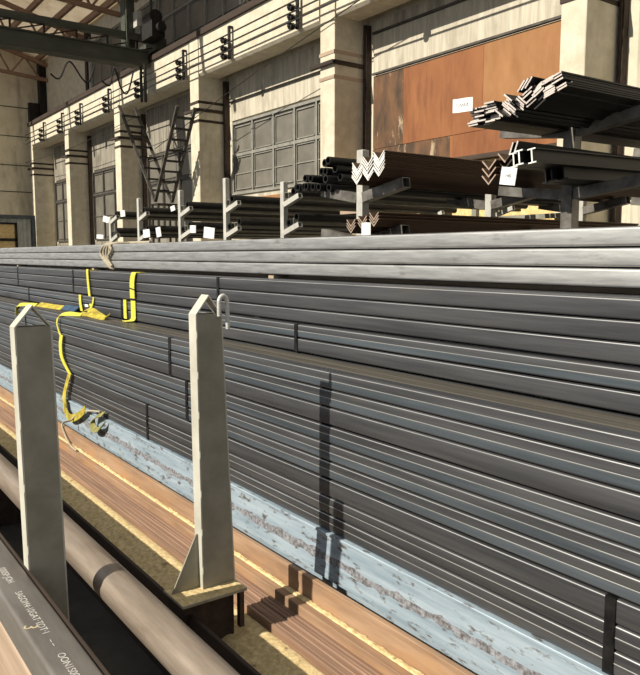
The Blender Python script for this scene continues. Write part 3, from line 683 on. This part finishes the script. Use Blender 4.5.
for x,t,l in ((-7.43,.87,'with pale posts just left of the brown angles'),(-8.85,1.03,'with the tallest pale post left of the brown angles'),(-10.26,.97,'with pale posts right of the crossing stair foot'),(-11.86,.95,'in front of the stair column'),(-13.2,.70,'farthest left of the rack row')):
    rack(x,.07,M['rackpale'],M['rackpale'],[.63,.30],[4.85,8.6],t,.32,'cantilever rack '+l,.28,.06,False)

# bars on racks. mesh runs along +Y from y=0
def flat_mesh(w,t,L): 
    m=MB(); m.prism([(-w/2,-t/2),(w/2,-t/2),(w/2,t/2),(-w/2,t/2)],'y',0,L,cap=1); return m.mesh('flat_bar',[M['bar'],M['barcut']])
fm=flat_mesh(.085,.011,6.0)
nb=0
def flat(x,z,a,y,lab):
    inst(fm,'flat_bar',(x,y,z-.022),lab,'flat bar','flat bars in the bundle on the top arm',(R(.8),R(-a),0))
LA='dark flat bar in the level stacked left part of the top bundle'
LB='flat bar in the steeply tilted part of the top bundle'
LC='flat bar in the middle leaning part of the top bundle'
LD='flat bar in the gently leaning right part of the top bundle'
def stack(cx,cz,a,rows_,cols_,lab,pw=.088,pt=.0145,jit=1.0):
    ca,sa=math.cos(R(a)),math.sin(R(a))
    for c in range(cols_):
        for r_ in range(rows_):
            u=(c-(cols_-1)/2)*pw+random.uniform(-.012,.012)*jit; v=(r_-(rows_-1)/2)*pt
            flat(cx+u*ca-v*sa, cz+u*sa+v*ca, a, 4.0+random.uniform(-.05,.05), lab)
stack(-3.585,1.0,1,9,3,LA,.089,.0150)
stack(-3.375,1.025,-38,9,1,LB); stack(-3.305,1.01,-40,8,1,LB)
stack(-3.185,1.05,30,9,1,LC); stack(-3.115,1.075,32,8,1,LC)
stack(-3.02,1.085,17,9,1,LD); stack(-2.955,1.10,17,7,1,LD)
for k in range(3):
    flat(-3.24+k*.03,1.125+.006*k,50,3.97,'flat bar standing steeply on top of the bundle')
def papertag(x,y,z,w,h,lab,rx=0,ry=0,rz=0,txt=None,group='paper tags'):
    root=thing('paper_tag',lab,'tag',(x,y,z),group); root.rotation_euler=(rx,ry,rz)
    m=MB(); n=5; vs=[];fs=[]
    for i in range(n+1):
        for j in (0,1): vs.append((x-w/2+w*i/n, y+.006*math.sin(i*1.3), z+(h if j else 0)))
    for i in range(n): fs.append((2*i,2*i+2,2*i+3,2*i+1))
    m.add(vs,fs); o=m.build('sheet',M['paper'],root); sd=o.modifiers.new('thick','SOLIDIFY'); sd.thickness=.0012
    if txt: text(txt,h*.26,root,T((x,y-.010,z+h*.52))@Matrix.Rotation(R(90),4,'X'),M['ink'],'print')
    return root
papertag(-3.715,3.93,1.005,.15,.095,'white paper tag with printed code on the flat bar bundle',rz=R(20),txt='C-4X5.Z')
# channels on the lower right arm
cm2=MB(); cm2.prism([(0,0),(.065,.0),(.065,.009),(.0385,.009),(.0385,.088),(.065,.088),(.065,.097),(0,.097),(0,.088),(.0265,.088),(.0265,.009),(0,.009)],'y',0,6.0,cap=1)
ibm=cm2.mesh('steel_section',[M['bar'],M['barpale']]); ibd=cm2.mesh('steel_section_black',[M['bar'],M['bar']])
for (x,z,y,l) in ((-3.345,.522,4.36,'lower left'),(-3.275,.53,4.33,'lower middle'),(-3.205,.538,4.37,'lower right'),(-3.31,.626,3.97,'upper left'),(-3.24,.633,3.94,'upper middle'),(-3.17,.64,3.98,'upper right')):
    inst(ibd if 'lower' in l else ibm,'steel_section',(x,y,z-(.02 if 'lower' in l else .045)),('black steel section set back, %s of the small bundle' if 'lower' in l else 'black steel section with white cut end, %s of the small bundle')%l,'steel section','steel sections on the lower right arm',(R(1.2),R(-6),0))
for k,(x,z) in enumerate(((-3.315,.745),(-3.275,.75))):
    inst(fm,'flat_bar',(x,3.98,z-.034),'flat bar standing on edge on the small section bundle','flat bar','flat bars on the small section bundle',(R(1.2),R(-70),0))
papertag(-3.275,3.90,.465,.11,.115,'white paper tag hanging on the small section bundle',rz=R(15),ry=R(8),txt='345')
# angles
def angle_mesh(L,leg,t,cap,mt):
    m=MB(); c=math.sqrt(.5); lg=leg
    # V opening upwards, apex at the origin
    k=t*math.sqrt(2)
    m.prism([(0,0),(lg*c,lg*c),(lg*c-t*c,lg*c+t*c),(0,k),(-lg*c+t*c,lg*c+t*c),(-lg*c,lg*c)],'y',0,L,cap=1)
    return m.mesh('angle_bar',[mt,cap])
am=angle_mesh(4.45,.115,.011,M['barpale'],M['angle'])
am2=angle_mesh(4.4,.10,.011,M['anglecut'],M['angle'])
for c,l in ((0,'left'),(1,'middle'),(2,'right')):
    for r_ in range(10 if c else 9):
        inst(am,'angle_bar',(-5.68+c*.163,4.55+.015*random.random(),.685+.025*c+r_*.0165),'brown angle bar with white cut end, %s nested stack in the middle rack'%l,'angle bar','nested brown angles on the middle rack')
for c in (0,1):
    for r_ in range(3):
        inst(am2,'angle_bar',(-3.83+c*.10-.0,4.35+.06*c,.53+.02*c+r_*.055*1.0+(.03 if c else 0)),'angle bar with copper-coloured end left of the small section bundle','angle bar','copper-ended angles by the right rack')
for c in (0,1,2):
    for r_ in range(3):
        inst(am2,'angle_bar',(-5.70+c*.150,4.5+.02*c,.215+.028*c+r_*.03),'rusty angle bar low on the middle rack beside a white tag','angle bar','rusty angles low on the middle rack')
papertag(-5.43,4.47,.19,.10,.12,'white paper tag on the low rusty angles',rz=R(20))
# black round tubes in front of the middle rack post
def round_mesh(r,L,n=16,mt=None):
    m=MB(); m.hollow([(r*math.cos(2*math.pi*k/n),r*math.sin(2*math.pi*k/n)) for k in range(n)],[(r*.75*math.cos(2*math.pi*k/n),r*.75*math.sin(2*math.pi*k/n)) for k in range(n)],'y',0,L)
    return m.mesh('round_tube',mt or M['bar'],(0,0,0),True)
rm=round_mesh(.042,4.3)
lay=[(-6.98,.745),(-6.885,.735),(-6.79,.735),(-6.695,.73),(-6.60,.72),(-6.50,.71),(-6.40,.70),(-6.72,.82),(-6.62,.81),(-6.53,.80),(-6.43,.79),(-6.33,.78),(-6.24,.80),(-6.55,.885),(-6.45,.875),(-6.35,.865),(-6.26,.885),(-6.36,.95),(-6.27,.965)]
for i,(x,z) in enumerate(lay):
    inst(rm,'round_tube',(x,4.72+random.uniform(-.08,.08),z+.02),'black round tube in the heap left of the brown angles','round tube','black round tubes left of the brown angles')
m=MB(); m.box(-7.1,-6.1,6.0,6.08,.66,.715); m.box(-7.1,-6.1,7.6,7.68,.66,.715)
# bars lying on the left racks
bm1=round_mesh(.05,4.2); 
bxm=MB(); bxm.hollow(rrect(0,.04,.09,.08,.008,2),rrect(0,.04,.078,.068,.005,2),'y',0,4.2); boxm=bxm.mesh('box_section',M['bar'],(0,0,0),True)
bgm=MB(); bgm.hollow(rrect(0,.04,.09,.08,.008,2),rrect(0,.04,.078,.068,.005,2),'y',0,4.2); greenm=bgm.mesh('box_section_grey',M['rackdull'],(0,0,0),True)
rl={-7.43:'just left of the brown angles',-8.85:'on the rack with the tallest post',-10.26:'right of the crossing stair foot',-11.86:'in front of the stair column',-13.2:'on the leftmost rack'}
for x,l in rl.items():
    for z,lv in ((.63,'upper'),(.30,'lower')):
        for k in range(2 if lv=='upper' else 3):
            xx=x+.09+.105*k; zz=z+(.055+.105*k)*.287+.014
            yy=4.84+random.uniform(-.02,.05)
            if (k+(lv=='upper'))%2: inst(greenm,'box_section',(xx,yy,zz),'grey box section on the %s arms %s'%(lv,l),'box section','box sections on the left racks')
            else: inst(bm1,'round_tube',(xx,yy,zz+.055),'dark round tube on the %s arms %s'%(lv,l),'round tube','round tubes on the left racks')
tl=[(-10.55,.27,.13,.12,'large white tag left of the crossing stair foot'),(-10.10,.27,.09,.14,'slanted white tag under the stair'),(-11.5,.62,.10,.10,'white tag on the upper left bars'),(-12.3,.56,.14,.10,'white tag against the stair column'),(-12.6,.29,.16,.07,'lowest leftmost white tag'),(-8.55,.22,.17,.14,'crumpled white tag left of the tallest pale post'),(-9.6,.62,.08,.07,'small white tag on the upper bars under the stair'),(-9.0,.3,.10,.10,'white tag beside the tallest pale post foot')]
for x,z,w,h,l in tl: papertag(x,4.42,z,w,h,l,rz=R(25),ry=R(random.uniform(-15,15)))
# boards standing behind racks
panel(-9.6,-8.0,.05,.62,M['wood'],'board_panel','brown board leaning behind the middle rack','board',y=7.6,th=.03)
m=MB(); m.box(-9.4,-8.7,7.2,7.23,.65,1.0); tag(m.build('board_panel',M['tan']),'pinkish board behind the black round tubes','board')
m=MB(); m.box(-12.4,-6.4,9.2,9.28,.95,1.05); m.box(-12.4,-6.4,9.2,9.28,.55,.62)
for x in (-12.3,-10.2,-8.4,-6.5): m.box(x-.05,x+.05,9.2,9.28,-2.6,1.1)
tag(m.build('rail_fence',M['rackdull']),'dull grey rail frame in front of the yellow boards','rail')

# ------------------------------------------------------------------ lift everything by the eye height
for o in bpy.data.objects:
    if o.parent is None: o.location.z += EYE

# ------------------------------------------------------------------ light and camera
sun=bpy.data.lights.new('sun','SUN'); sun.energy=6.2; sun.angle=R(.6); sun.color=(1.0,.93,.80)
so=bpy.data.objects.new('sun',sun); C.objects.link(so)
az,el=R(7),R(36)
d=Vector((math.sin(az)*math.cos(el),math.cos(az)*math.cos(el),-math.sin(el)))
so.rotation_euler=d.to_track_quat('-Z','Y').to_euler()
so.location=(-2,-8,12)
w=bpy.data.worlds.new('world'); S.world=w; w.use_nodes=True
bg=w.node_tree.nodes['Background']; bg.inputs[0].default_value=(.90,.95,1.0,1); bg.inputs[1].default_value=.42
cam=bpy.data.cameras.new('camera'); co=bpy.data.objects.new('camera',cam); C.objects.link(co)
cam.sensor_fit='HORIZONTAL'; cam.sensor_width=36; cam.lens=733/640*36; cam.clip_start=.05; cam.clip_end=200
co.location=(0,0,EYE); co.rotation_euler=(R(90-6.383),0,R(90-35.904))
S.camera=co
vs=S.view_settings; vs.view_transform='Standard'; vs.look='None'; vs.gamma=1; vs.use_curve_mapping=False; vs.exposure=0
